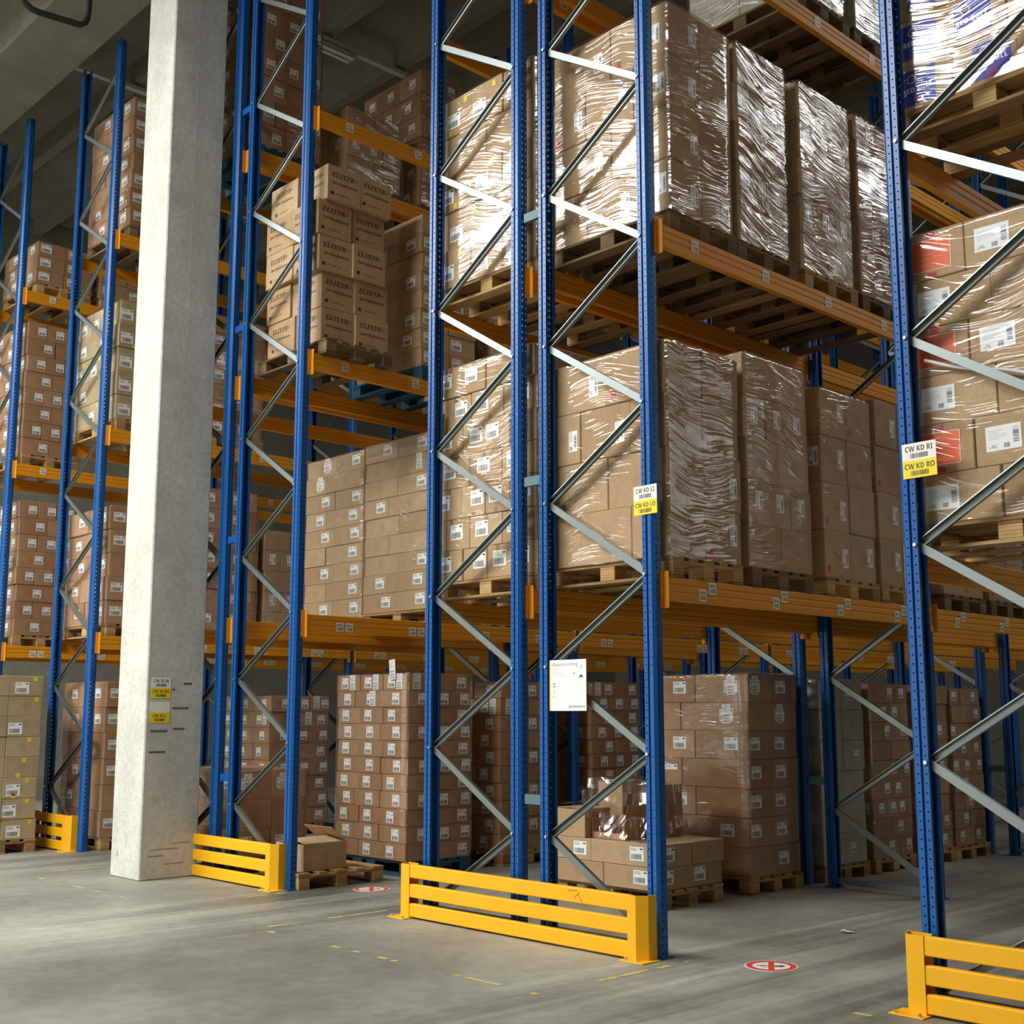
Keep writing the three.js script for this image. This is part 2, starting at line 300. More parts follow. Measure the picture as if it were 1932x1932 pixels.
{ const g = structGroup('wall_right'), [a, b, c, d] = ADDED_SIDE, put = (z0, z1, y0, y1) => part('wall_panel', box(0.3, y1 - y0, z1 - z0), M.concWall, g, [X1 + 0.15, (y0 + y1) / 2, (z0 + z1) / 2]);
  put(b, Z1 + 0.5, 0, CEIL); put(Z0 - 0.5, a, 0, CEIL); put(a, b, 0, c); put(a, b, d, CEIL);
  const w = structGroup('window_7'); part('added_side_pane', box(0.03, d - c, b - a), std({ color: col('#ffffff'), emissive: DAY, emissiveIntensity: 0.8, roughness: 0.5 }), w, [X1 + 0.03, (c + d) / 2, (a + b) / 2]); }  // added glowing pane, there to be mirrored in the film
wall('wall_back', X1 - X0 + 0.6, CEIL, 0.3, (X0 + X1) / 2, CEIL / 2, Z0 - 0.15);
{ // front wall behind the camera, with the doors added for fill light
  const g = structGroup('wall_front'), xs = [X0, ...FILL_DOORS.flatMap(([x, w]) => [x - w / 2, x + w / 2]), X1];
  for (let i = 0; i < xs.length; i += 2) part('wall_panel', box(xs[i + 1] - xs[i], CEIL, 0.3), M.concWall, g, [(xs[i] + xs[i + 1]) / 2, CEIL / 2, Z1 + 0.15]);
  FILL_DOORS.forEach(([x, w, y0, y1], i) => {
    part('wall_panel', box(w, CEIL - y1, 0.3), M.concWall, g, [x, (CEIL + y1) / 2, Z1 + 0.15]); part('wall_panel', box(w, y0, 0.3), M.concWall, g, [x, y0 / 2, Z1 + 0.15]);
    const d = structGroup('window_' + (i + 4)); part('added_door_pane', box(w, y1 - y0, 0.04), std({ color: col('#ffffff'), emissive: DAY, emissiveIntensity: 0.4, roughness: 0.5 }), d, [x, (y0 + y1) / 2, Z1 + 0.04]);  // added glowing pane, unseen, goes with the fill light
  });
}
// lighting trays under the roof over the aisles
for (const [x, z0, z1, lab] of [[-10.65, -14, -0.15, 'pale lighting tray under the roof at the far left aisle'], [-7.65, -14, -0.15, 'pale lighting tray under the roof behind the concrete column']]) {
  const t = thing('lighting_tray', lab, 'lighting tray', [x, 10.6, 0], 'lighting trays under the roof');
  part('tray_channel', box(0.09, 0.06, z1 - z0), M.tray, t, [0, 0, (z0 + z1) / 2]);
  for (let k = 0; k < 4; k++) {
    const f = part('lamp_body', box(0.14, 0.05, 1.5), M.tray, t, [-0.02, -0.075, -2.2 - k * 3]);
    part('tube', new THREE.CylinderGeometry(0.018, 0.018, 1.4, 8).rotateX(Math.PI / 2), M.white, f, [0.06, -0.05, 0]); part('tube', new THREE.CylinderGeometry(0.018, 0.018, 1.4, 8).rotateX(Math.PI / 2), M.white, f, [-0.06, -0.05, 0]);
    part('hanger', box(0.01, 0.34, 0.01), M.tray, t, [0, 0.2, -1.6 - k * 3]);
  }
}
{ // dark pipe hung from the roof
  const c = new THREE.CurvePath(); const P = [[0, 2.02, -0.02], [0, 0.2, 0], [0, 0.05, 0.05], [0, 0, 0.6], [0, 0.08, 0.74], [0, 2.02, 0.9]].map((p) => new THREE.Vector3(...p));
  for (let i = 0; i < P.length - 1; i++) c.add(new THREE.LineCurve3(P[i], P[i + 1]));
  const t = thing('roof_pipe', 'bent dark pipe hanging below the roof beside the concrete column', 'pipe', [-7, 8.98, 1.1]);
  part('pipe_run', new THREE.TubeGeometry(new THREE.CatmullRomCurve3(P, false, 'catmullrom', 0.02), 60, 0.035, 8), M.dark, t);
}

// ---------------------------------------------------------------- pallet racks
const LV = [0, 2.48, 4.98, 7.46], BAY = 3.7, TOP = 10;
const ROWS = { // left and right faces of every rack row; nodes: height of the lowest bracing node on the left and on the right post
  R: { x0: 1.83, x1: 2.95, l: 0.1, r: 0.7, bays: 3 }, B: { x0: -1.10, x1: 0.01, l: 0.7, r: 0.1, bays: 4 }, A: { x0: -2.41, x1: -1.29, l: 0.1, r: 0.7, bays: 4 },
  C: { x0: -5.40, x1: -4.28, l: 0.7, r: 0.1, bays: 4 }, D: { x0: -6.72, x1: -5.60, l: 0.1, r: 0.7, bays: 4 }, E: { x0: -9.69, x1: -8.57, l: 0.7, r: 0.1, bays: 3 }, G: { x0: -12.54, x1: -11.42, l: 0.7, r: 0.1, bays: 3 },
};
const upGeoR = sheet(UP_PATH, 0.0028, TOP, 1 / 0.05);                                   // open towards -x
const upGeoL = sheet(UP_PATH.map(([x, z]) => [-x, z]), 0.0028, TOP, 1 / 0.05);           // open towards +x
const footGeo = box(0.13, 0.012, 0.14), boltGeo = new THREE.CylinderGeometry(0.011, 0.011, 0.014, 8).rotateX(Math.PI / 2);
const braceCache = new Map();
function braceGeo(L, open) {   // channel 50 x 32 mm along y, centred; open towards +z or with its web towards +z
  const k = L.toFixed(3) + open; if (braceCache.has(k)) return braceCache.get(k);
  const w = 0.024, d = 0.03, s = open ? 1 : -1;
  const g = sheet([[-w + 0.006, s * d / 2], [-w, s * d / 2], [-w, -s * d / 2], [w, -s * d / 2], [w, s * d / 2], [w - 0.006, s * d / 2]], 0.0025, L).translate(0, -L / 2, 0);
  braceCache.set(k, g); return g;
}
// beam along z: 50 mm wide, 160 mm high, with two pressed grooves in each face; cross-section in (x, y)
const beamSec = (() => { const f = [[0.025, -0.08], [0.025, -0.032], [0.020, -0.026], [0.020, -0.018], [0.025, -0.012], [0.025, 0.018], [0.020, 0.024], [0.020, 0.032], [0.025, 0.038], [0.025, 0.074], [0.019, 0.08]]; const sh = new THREE.Shape(); f.forEach(([x, y], i) => (i ? sh.lineTo(x, y) : sh.moveTo(x, y))); f.slice().reverse().forEach(([x, y]) => sh.lineTo(-x, y)); return sh; })();
const beamGeo = new THREE.ExtrudeGeometry(beamSec, { depth: BAY - 0.11, bevelEnabled: false }).translate(0, 0, -(BAY - 0.11) / 2);
const connFlat = box(0.005, 0.25, 0.04), connEnd = box(0.042, 0.25, 0.007), hookGeo = box(0.004, 0.016, 0.008);
const locLabel = plate(0.085, 0.085);
function rack(key, label) {
  const R = ROWS[key], t = thing('pallet_rack', label, 'rack', [R.x0, 0, 0], 'pallet rack rows'), W = R.x1 - R.x0;
  for (let b = 0; b <= R.bays; b++) {
    const z = -b * BAY, near = b === 0;
    const um = b < 2 ? M.blue : M.bluePlain, ul = part('upright', upGeoL, um, t, [0, 0.012, z]), ur = part('upright', upGeoR, um, t, [W, 0.012, z]);
    part('foot_plate', footGeo, M.bluePlain, ul, [0.05, -0.006, -0.05]); part('foot_plate', footGeo, M.bluePlain, ur, [-0.05, -0.006, -0.05]);
    // zigzag of galvanised channels; web outwards on those that fall to the right, open outwards on the others
    const a = 0.075, nodes = []; let k = 0;
    for (let y = Math.min(R.l, R.r), left = R.l < R.r; y < TOP - 0.1; y += 0.6, left = !left) nodes.push([left ? a : W - a, y, left]);
    for (k = 0; k < nodes.length - 1; k++) {
      const [xa, ya, la] = nodes[k], [xb, yb] = nodes[k + 1], L = Math.hypot(xb - xa, yb - ya), open = la;   // rising from the left post: open side out
      part('brace', braceGeo(L, open), M.galv, t, [(xa + xb) / 2, (ya + yb) / 2, z - 0.05], [0, 0, -Math.atan2(xb - xa, yb - ya)]);
    }
    if (near) for (const [x, y, left] of nodes) part('bolt', boltGeo, M.bolt, left ? ul : ur, [left ? 0.08 : -0.08, y - 0.012, 0.004]);
    part('bottom_strut', braceGeo(W - 0.12, false), M.galv, t, [W / 2, 0.06, z - 0.05], [0, 0, Math.PI / 2]);
  }
  for (let b = 0; b < R.bays; b++) for (let lv = 1; lv < 4; lv++) for (const side of [-1, 1]) {
    const x = side > 0 ? W + 0.018 : -0.018, y = LV[lv] - 0.08, zc = -b * BAY - 0.05 - BAY / 2;
    const bm = part('beam', beamGeo, M.orange, t, [x, y, zc]);
    for (const e of [1, -1]) {
      part('beam_connector', connEnd, M.orange, bm, [side * 0.006, -0.005, e * (BAY / 2 - 0.052)]);
      if (b === 0) part('connector_flange', connFlat, M.orange, bm, [-side * 0.0145, -0.005, e * (BAY / 2 - 0.032)]);
    }
    if (side > 0) for (let p = 0; p < 4; p++) {
      const zz = BAY / 2 - 0.42 - p * 0.88, twin = lv === 1;
      part('location_label', locLabel, labelMats[key === 'B' || key === 'R' ? 'beam' : 'beam2'], bm, [0.0262, twin ? -0.025 : 0.01, zz], [0, Math.PI / 2, 0]);
      if (twin) part('location_label', locLabel, labelMats[key === 'B' || key === 'R' ? 'beam' : 'beam2'], bm, [0.0262, key === 'B' || key === 'R' ? 0.03 : -0.025, zz - 0.11], [0, Math.PI / 2, 0]);
    }
  }
  return t;
}
const rackB = rack('B', 'blue and orange pallet rack whose corner post carries the CW KD LI sign');
rack('A', 'blue and orange pallet rack back to back left of the rack with CW KD LI');
rack('R', 'blue and orange pallet rack at the right edge with the CW KD RI sign');
rack('C', 'blue and orange pallet rack holding the stack printed 200 Filterhulzen');
rack('D', 'blue and orange pallet rack just right behind the concrete column');
rack('E', 'blue and orange pallet rack left of the concrete column, one row away');
rack('G', 'blue and orange pallet rack at the left edge of the photo');
// spacers tie the back-to-back rows together
const spacerGeo = box(0.172, 0.07, 0.04);
for (const [t, dx] of [[rackB, -0.086]]) for (let b = 0; b < 5; b++) for (const y of [0.95, 3.3, 5.4, 7.9]) part('row_spacer', spacerGeo, M.spacer, t, [dx, y, -b * BAY - 0.05]);
{ const t = scene.getObjectByName('pallet_rack_003'); for (let b = 0; b < 5; b++) for (const y of [0.95, 3.3, 5.5, 7.9]) part('row_spacer', box(0.182, 0.07, 0.04), M.bluePlain, t, [-0.091, y, -b * BAY - 0.05]); }

// ---------------------------------------------------------------- yellow end guards
// post: bent sheet round the corner, on a drilled foot plate
const postPath = (m) => [[0.005 * m, -0.10], [0.005 * m, -0.055], [0.05 * m, 0], [0.13 * m, 0]].map(([x, z]) => [x, z]);
function guard(x0, x1, z, label) {
  const t = thing('rack_guard', label, 'guard rail', [x0, 0, z], 'yellow rack end guards'), W = x1 - x0, H = 0.4;
  const pl = part('post', sheet([[0.13, -0.09], [0.005, -0.09], [0.005, -0.05], [0.03, 0.003], [0.13, 0.003]].reverse(), 0.006, H), M.yellow, t, [0, 0.008, 0]);
  const pr = part('post', sheet([[W - 0.13, 0.003], [W - 0.06, 0.003], [W, -0.05], [W, -0.13]], 0.006, H), M.yellow, t, [0, 0.008, 0]);
  part('foot_plate', cbox(0.2, 0.008, 0.16, 0.002), M.yellow, pl, [0.05, -0.004, 0.0]); part('foot_plate', cbox(0.2, 0.008, 0.18, 0.002), M.yellow, pr, [W - 0.06, -0.004, -0.03]);
  for (const [x, zz, p] of [[-0.03, 0.05, pl], [0.12, 0.06, pl], [W - 0.12, 0.04, pr], [W - 0.03, 0.03, pr]]) part('anchor_bolt', new THREE.CylinderGeometry(0.01, 0.01, 0.02, 6), M.bolt, p, [x, 0.008, zz]);
  for (const y of [0.055, 0.2, 0.347]) part('rail', cbox(W - 0.24, 0.1, 0.05, 0.006), M.yellow, t, [W / 2, y + 0.008, -0.024]);
}
guard(-2.5, 0.0, 0.15, 'long yellow three-rail rack guard in front of the sign-bearing posts');
for (const [w, x, y, a] of [[0.09, -0.62, 0.385, 0.1], [0.06, -0.58, 0.36, 0.7], [0.07, -0.55, 0.34, -0.9]]) part('red_scratch', box(w, 0.005, 0.001), M.scratch ??= std({ color: col('#d9601a'), roughness: 0.6 }), scene.getObjectByName('rack_guard'), [x + 2.5, y, 0.0017], [0, 0, a]);
guard(1.8, 4.3, 0.15, 'yellow three-rail rack guard cut off by the lower right corner');
guard(-6.8, -4.34, 0.12, 'yellow three-rail rack guard between the concrete column and open carton');
guard(-9.78, -8.66, 0.12, 'short yellow rack guard behind the pallet at the left edge');

// ---------------------------------------------------------------- the column
{
  const t = thing('concrete_column', 'tall square pale concrete column with yellow location signs', 'column', [-6.08, 0, 0.375]);
  part('shaft', cbox(0.6, 10.03, 0.61, 0.012), M.conc, t, [0, 5.015, 0]);
  const scuff = std({ color: col('#6d5f50'), roughness: 0.9 }), pale = std({ color: col('#bfbcae'), roughness: 0.9 });
  for (const [z, y, w] of [[0.16, 1.4, 0.2], [0.17, 1.2, 0.19], [-0.06, 1.62, 0.19], [-0.05, 1.42, 0.14], [-0.13, 1.86, 0.1], [0.02, 1.8, 0.03]]) part('scuff_mark', box(0.001, 0.021, w * 0.9), scuff, t, [0.3004, y, z]);
  for (const [z, y] of [[0.16, 0.75], [-0.18, 0.8]]) part('filled_hole', new THREE.CylinderGeometry(0.045, 0.045, 0.001, 14).rotateZ(Math.PI / 2), pale, t, [0.3004, y, z]);
  // hairline joint down the side
  const P = []; for (let i = 0; i <= 16; i++) P.push(new THREE.Vector3(0.3, 9.4 - i * 0.33, 0.02 + Math.sin(i * 0.9) * 0.006 + (i > 11 ? (i - 11) * 0.016 : 0)));
  part('hairline_crack', new THREE.TubeGeometry(new THREE.CatmullRomCurve3(P), 60, 0.0016, 4), pale, t);
  for (const [z, y, w, h] of [[0.05, 0.28, 0.3, 0.01], [-0.12, 0.33, 0.2, 0.008], [0.14, 0.22, 0.16, 0.014], [-0.05, 0.14, 0.22, 0.01]]) part('scrape', box(0.001, h, w), std({ color: col('#948d78'), roughness: 0.95 }), t, [0.3004, y, z]);
  for (const [x, y, w, h] of [[-0.05, 0.62, 0.09, 0.008], [0.02, 0.36, 0.015, 0.13], [-0.16, 0.22, 0.04, 0.05]]) part('scrape', box(w, h, 0.001), std({ color: col('#aaa79d'), roughness: 0.95 }), t, [x, y, 0.3054]);
}

// ---------------------------------------------------------------- location signs
function signTex(a, b, yellow) {
  return canvasTex(256, 128, (g, w, h) => {
    g.fillStyle = yellow ? '#fbdc12' : '#f4f0e2'; g.fillRect(0, 0, w, h);
    if (a) { g.fillStyle = '#26231c'; g.font = '600 56px sans-serif'; g.textAlign = 'center'; g.save(); g.translate(w / 2, 62); g.scale(0.86, 1); g.fillText(a, 0, 0); g.restore(); barcode(g, 58, 76, 138, 36, 20); }
  });
}
function locationSign(label, x, y, z, ry, rows_, tilt = 0) {
  const t = thing('location_sign', label, 'sign', [x, y, z]); t.rotation.set(0, ry, tilt);
  rows_.forEach(([txt, yel], i) => part(yel ? 'yellow_plate' : 'white_plate', plate(0.205, 0.1, 0.003), std({ map: signTex(txt, '', yel), roughness: 0.5 }), t, [0, (rows_.length / 2 - 0.5 - i) * 0.1, 0]));
}
locationSign('white and yellow sign reading CW KD LI and CW KD LO', -0.05, 3.005, 0.004, 0, [['CW KD LI', 0], ['CW KD LO', 1]], 0.01);
locationSign('white and yellow sign reading CW KD RI and CW KD RO', 1.963, 2.978, 0.004, 0, [['CW KD RI', 0], ['CW KD RO', 1]], 0.01);
locationSign('white and yellow sign reading CW ID RI and CW ID RO', -5.7775, 1.815, 0.53, Math.PI / 2, [['CW ID RI', 0], ['CW ID RO', 1]]);
locationSign('blank white plate over yellow plate reading CW ID L', -5.7775, 1.58, 0.535, Math.PI / 2, [['', 0], ['CW ID L', 1]]);
{
  const t = thing('load_notice', 'white Magazijninrichting notice with yellow edge on blue post', 'notice', [-0.79, 1.765, 0.007]);
  part('notice_panel', plate(0.36, 0.36, 0.004), std({ roughness: 0.45, map: canvasTex(512, 512, (g, w, h) => {
    g.fillStyle = '#f1f2ee'; g.fillRect(0, 0, w, h); g.fillStyle = '#efd96a'; g.fillRect(0, 0, 22, h);
    g.fillStyle = '#55565a'; g.font = '44px sans-serif'; g.fillText('Magazijninrichting', 36, 62);
    rows(g, 40, 96, 190, 6, 12, 4, '#c6c7c6'); g.fillStyle = '#c2c3c2'; g.fillRect(40, 172, 240, 3); g.fillRect(40, 432, 440, 2);
    g.fillStyle = '#4b4c52'; g.beginPath(); g.moveTo(408, 180); g.lineTo(442, 146); g.lineTo(476, 180); g.fill();
    g.strokeStyle = '#8b8c90'; g.lineWidth = 7; g.beginPath(); g.moveTo(424, 92); g.lineTo(456, 70); g.lineTo(442, 46); g.stroke();
    g.fillStyle = '#9b9ca0'; g.beginPath(); g.arc(346, 140, 12, 0, 7); g.fill(); g.fillRect(336, 166, 24, 4);
    g.fillStyle = '#77787c'; g.fillRect(48, 236, 34, 12); g.fillRect(48, 262, 34, 12); g.fillStyle = '#d3d4d3'; g.fillRect(44, 306, 40, 34); g.fillRect(110, 306, 10, 34); g.fillRect(44, 360, 30, 24);
    g.fillStyle = '#4a4a50'; g.font = 'bold 38px sans-serif'; g.textAlign = 'right'; g.fillText('J', 282, 482); g.font = 'bold 30px sans-serif'; g.fillText('UNGHEINRICH', 490, 482);
  }) }), t, [0, 0, 0]);
}
// round no-entry stickers on the floor
function floorSign(label, x, z, ry) {
  const t = thing('floor_sticker', label, 'floor sticker', [x, 0.001, z], 'round floor stickers'); t.rotation.y = ry;
  part('disc', new THREE.CylinderGeometry(0.165, 0.165, 0.002, 48), std({ color: col('#e9e7e2'), roughness: 0.5 }), t, [0, 0.001, 0]);
  part('red_ring', new THREE.RingGeometry(0.118, 0.156, 48).rotateX(-Math.PI / 2), M.signRed ??= std({ color: col('#d8402e'), roughness: 0.55 }), t, [0, 0.0026, 0]);
  part('red_bar', box(0.036, 0.0012, 0.25), M.signRed, t, [0, 0.0026, 0]);
  const fig = std({ color: col('#3a4046'), roughness: 0.6 });
  part('walking_figure', mergeGeometries([new THREE.CylinderGeometry(0.02, 0.02, 0.001, 16).translate(0.065, 0, -0.005), box(0.05, 0.001, 0.035).clone().translate(0.045, 0, 0.006), box(0.075, 0.001, 0.012).clone().rotateY(0.15).translate(-0.055, 0, -0.004), box(0.05, 0.001, 0.01).clone().rotateY(-0.5).translate(-0.045, 0, 0.03)]), fig, t, [0, 0.0026, 0]);
}
floorSign('red-ringed round no-entry floor sticker in the right aisle', 0.615, -0.35, 0.61);
floorSign('red-ringed round no-entry floor sticker in the middle aisle', -3.85, -0.6, 0.92);

// ---------------------------------------------------------------- pallets
const P_Z = 0.8;   // 0.8 along z, 1.2 along x
function palletGeo(w) {
  return { top: cbox(1.2, 0.022, 0.13, 0.003), topN: cbox(1.2, 0.022, 0.1, 0.003), cross: cbox(0.14, 0.022, w, 0.003), block: cbox(0.14, 0.078, 0.12, 0.004), bot: cbox(1.2, 0.022, 0.12, 0.003) };
}
const pg = palletGeo(P_Z);
function pallet(kind, x, y, z, label, ry = 0, wide = P_Z) {
  const mats = kind === 'blue' ? M.woodBlue : kind === 'old' ? M.woodOld : M.wood;
  const t = thing(kind === 'blue' ? 'blue_pallet' : 'wooden_pallet', label, 'pallet', [x, y, z], 'pallets'); t.rotation.y = ry;
  const s = (wide - 0.12) / 2, cr = wide === P_Z ? pg.cross : cbox(0.14, 0.022, wide, 0.003);
  for (let i = 0; i < 5; i++) part('top_board', i % 2 ? pg.topN : pg.top, pick(mats), t, [0, 0.133, -s + s * i / 2]);
  for (const i of [-1, 0, 1]) { part('cross_board', cr, pick(mats), t, [i * 0.53, 0.111, 0]); part('bottom_board', pg.bot, pick(mats), t, [0, 0.011, i * s]); for (const j of [-1, 0, 1]) part('block', pg.block, pick(mats), t, [i * 0.53, 0.061, j * s]); }
  return t;
}

// ---------------------------------------------------------------- stretch film round a load
function filmGeo(w, h, d, amp, sd, top = 0.1, loose = false) {
  const r = 0.02, pts = [], hw = w / 2, hd = d / 2, seg = (L) => Math.max(6, Math.round(L / 0.05));
  const side = (ax, az, bx, bz, nx, nz, L) => { const n = seg(L); for (let i = 0; i < n; i++) pts.push([ax + (bx - ax) * i / n, az + (bz - az) * i / n, nx, nz]); };
  side(hw, hd - r, hw, -hd + r, 1, 0, d); side(hw - r, -hd, -hw + r, -hd, 0, -1, w); side(-hw, -hd + r, -hw, hd - r, -1, 0, d); side(-hw + r, hd, hw - r, hd, 0, 1, w);
  const n = pts.length, m = Math.max(8, Math.round(h / (loose ? 0.016 : 0.03))), pos = [], uv = [], idx = []; let s = 0; const S = [0];
  for (let i = 0; i < n; i++) { const a = pts[i], b = pts[(i + 1) % n]; s += Math.hypot(b[0] - a[0], b[1] - a[1]); S.push(s); }
  const rowsY = []; for (let j = 0; j <= m; j++) rowsY.push([h * j / m, 0]); if (top) for (const k of [0.25, 0.6, 1]) rowsY.push([h + 0.006, k * top]);
  const N = (q, y, fq, fy, tilt, o) => vnoise(q * fq + 40, (y + tilt * q) * fy + 90, 4096, sd + o);
  for (const [y, inn] of rowsY) for (let i = 0; i <= n; i++) {
    const p = pts[i % n], q = S[i];
    // folds: long, nearly level, falling or rising a little along the wall, with some diagonal pulls
    const f = inn ? 0 : amp * (loose ? 0.1 + 0.4 * N(q, y, 1.1, 9, 0.22, 0) + 0.34 * N(q, y, 2.2, 22, 0.3, 1) + 0.16 * N(q, y, 4, 14, -0.5, 2) : 0.2 + 0.5 * N(q, y, 1.6, 7, 0.08, 0) + 0.3 * N(q, y, 4, 16, -0.1, 1));
    pos.push(p[0] + p[2] * f - Math.sign(p[0]) * Math.min(inn, Math.abs(p[0])), y + (inn ? 0.006 * vnoise(q * 8, inn * 30, 4096, sd) : 0), p[1] + p[3] * f - Math.sign(p[1]) * Math.min(inn, Math.abs(p[1]))); uv.push(q + sd * 0.37, y + (loose ? 0.22 : 0.06) * q + sd * 0.21);
  }
  const c = n + 1; for (let j = 0; j < rowsY.length - 1; j++) for (let i = 0; i < n; i++) { const a = j * c + i; idx.push(a, a + 1, a + c + 1, a, a + c + 1, a + c); }
  const g = new THREE.BufferGeometry(); g.setAttribute('position', new THREE.Float32BufferAttribute(pos, 3)); g.setAttribute('uv', new THREE.Float32BufferAttribute(uv, 2)); g.setIndex(idx); g.computeVertexNormals(); return g;
}

// ---------------------------------------------------------------- carton loads
// style: fractions across x for even and odd layers, boxes along z, layer height, tint, what is stuck or printed on a face
const ST = {
  big: { fx: [[0.3, 0.42, 0.28], [0.52, 0.48]], nz: [2, 2], lh: 0.385, tint: 'tan', lab: (c, f) => { if (rnd() < 0.62) c('tall', 0.085, 0.155, f === 'x' ? 0.28 : 0.3, 0.05 * (rnd() < 0.5 ? 1 : -1)); if (rnd() < 0.35) c('red', 0.04, 0.055, -0.36, -0.32); } },
  tri: { fx: [[0.34, 0.33, 0.33], [0.34, 0.33, 0.33]], nz: [2, 3], lh: 0.3, tint: 'tan', lab: (c, f, L) => { if (L % 2 === 1) c('tall', 0.09, 0.14, 0, 0.08); } },
  code: { fx: [[0.26, 0.25, 0.24, 0.25], [0.34, 0.33, 0.33]], nz: [3, 2], lh: 0.262, tint: 'tan', lab: (c) => { if (rnd() < 0.85) c('wide', 0.15, 0.125, rr(-0.25, 0.2), 0.08); c('tape', 0.035, 0.045, rr(-0.1, 0.1), 0.42); if (rnd() < 0.7) c('tape', 0.035, 0.04, rr(-0.1, 0.1), -0.42); } },
  dots: { fx: [[0.34, 0.33, 0.33], [0.5, 0.5]], nz: [2, 2], lh: 0.335, tint: 'tan', lab: (c) => { if (rnd() < 0.7) c('wide', 0.16, 0.13, rr(-0.3, -0.1), -0.1); if (rnd() < 0.8) c('yellow', 0.045, 0.05, rr(0, 0.35), 0.35); if (rnd() < 0.4) c('yellow', 0.045, 0.05, rr(-0.3, 0.3), -0.4); } },
  small: { fx: [[0.34, 0.33, 0.33], [0.26, 0.37, 0.37]], nz: [2, 3], lh: 0.168, tint: 'brown', lab: (c, f, L) => { c('square', 0.115, 0.11, f === 'x' ? 0.25 : (L % 2 ? 0.1 : -0.15), 0.0); } },
  filter: { fx: [[0.52, 0.48], [0.46, 0.54]], nz: [2, 2], lh: 0.36, tint: 'tan', lab: (c) => { c('filter', 0.36, 0.3, 0, 0); } },
  mid: { fx: [[0.5, 0.5], [0.36, 0.64]], nz: [2, 2], lh: 0.24, tint: 'brown', lab: (c, f) => { if (rnd() < 0.8) c('wide', 0.15, 0.11, f === 'x' ? -0.2 : 0.2, 0.05); } },
  sheetNL: { fx: [[0.48, 0.52], [0.36, 0.36, 0.28]], nz: [2, 2], lh: 0.29, tint: 'tan', lab: (c, f, L, i) => { if ((i + L) % 2 === 0) c('nl', 0.2, 0.14, -0.12, 0.02); else { c('orange', 0.24, 0.19, 0.02, 0); c('red', 0.05, 0.032, 0.02, 0.42); if (rnd() < 0.6) c('red', 0.05, 0.03, 0.02, -0.44); } } },
  bull: { fx: [[0.34, 0.33, 0.33], [0.28, 0.36, 0.36]], nz: [2, 2], lh: 0.31, tint: 'tan', lab: (c, f, L, i) => { if ((i + L) % 2 === 0 || rnd() < 0.5) c('bull', 0.22, 0.22, rr(-0.15, 0.15), 0); else c('tall', 0.09, 0.14, rr(-0.2, 0.2), 0); } },
  plain: { fx: [[0.5, 0.5], [0.5, 0.5]], nz: [2, 2], lh: 0.3, tint: 'white', lab: (c) => { if (rnd() < 0.3) c('square', 0.1, 0.1, rr(-0.3, 0.3), 0); } },
  tins: { fx: [[0.34, 0.33, 0.33], [0.5, 0.5]], nz: [3, 2], lh: 0.2, tint: 'brown', lab: (c) => { if (rnd() < 0.6) c('square', 0.1, 0.1, rr(-0.3, 0.3), 0.05); } },
};
const stick = { red: M.red, tape: M.tape, yellow: M.yellowSticker };
const stickName = { red: 'red_mark', tape: 'tape_tab', yellow: 'yellow_sticker', filter: 'printed_lettering', bull: 'printed_panel', orange: 'orange_sheet' };
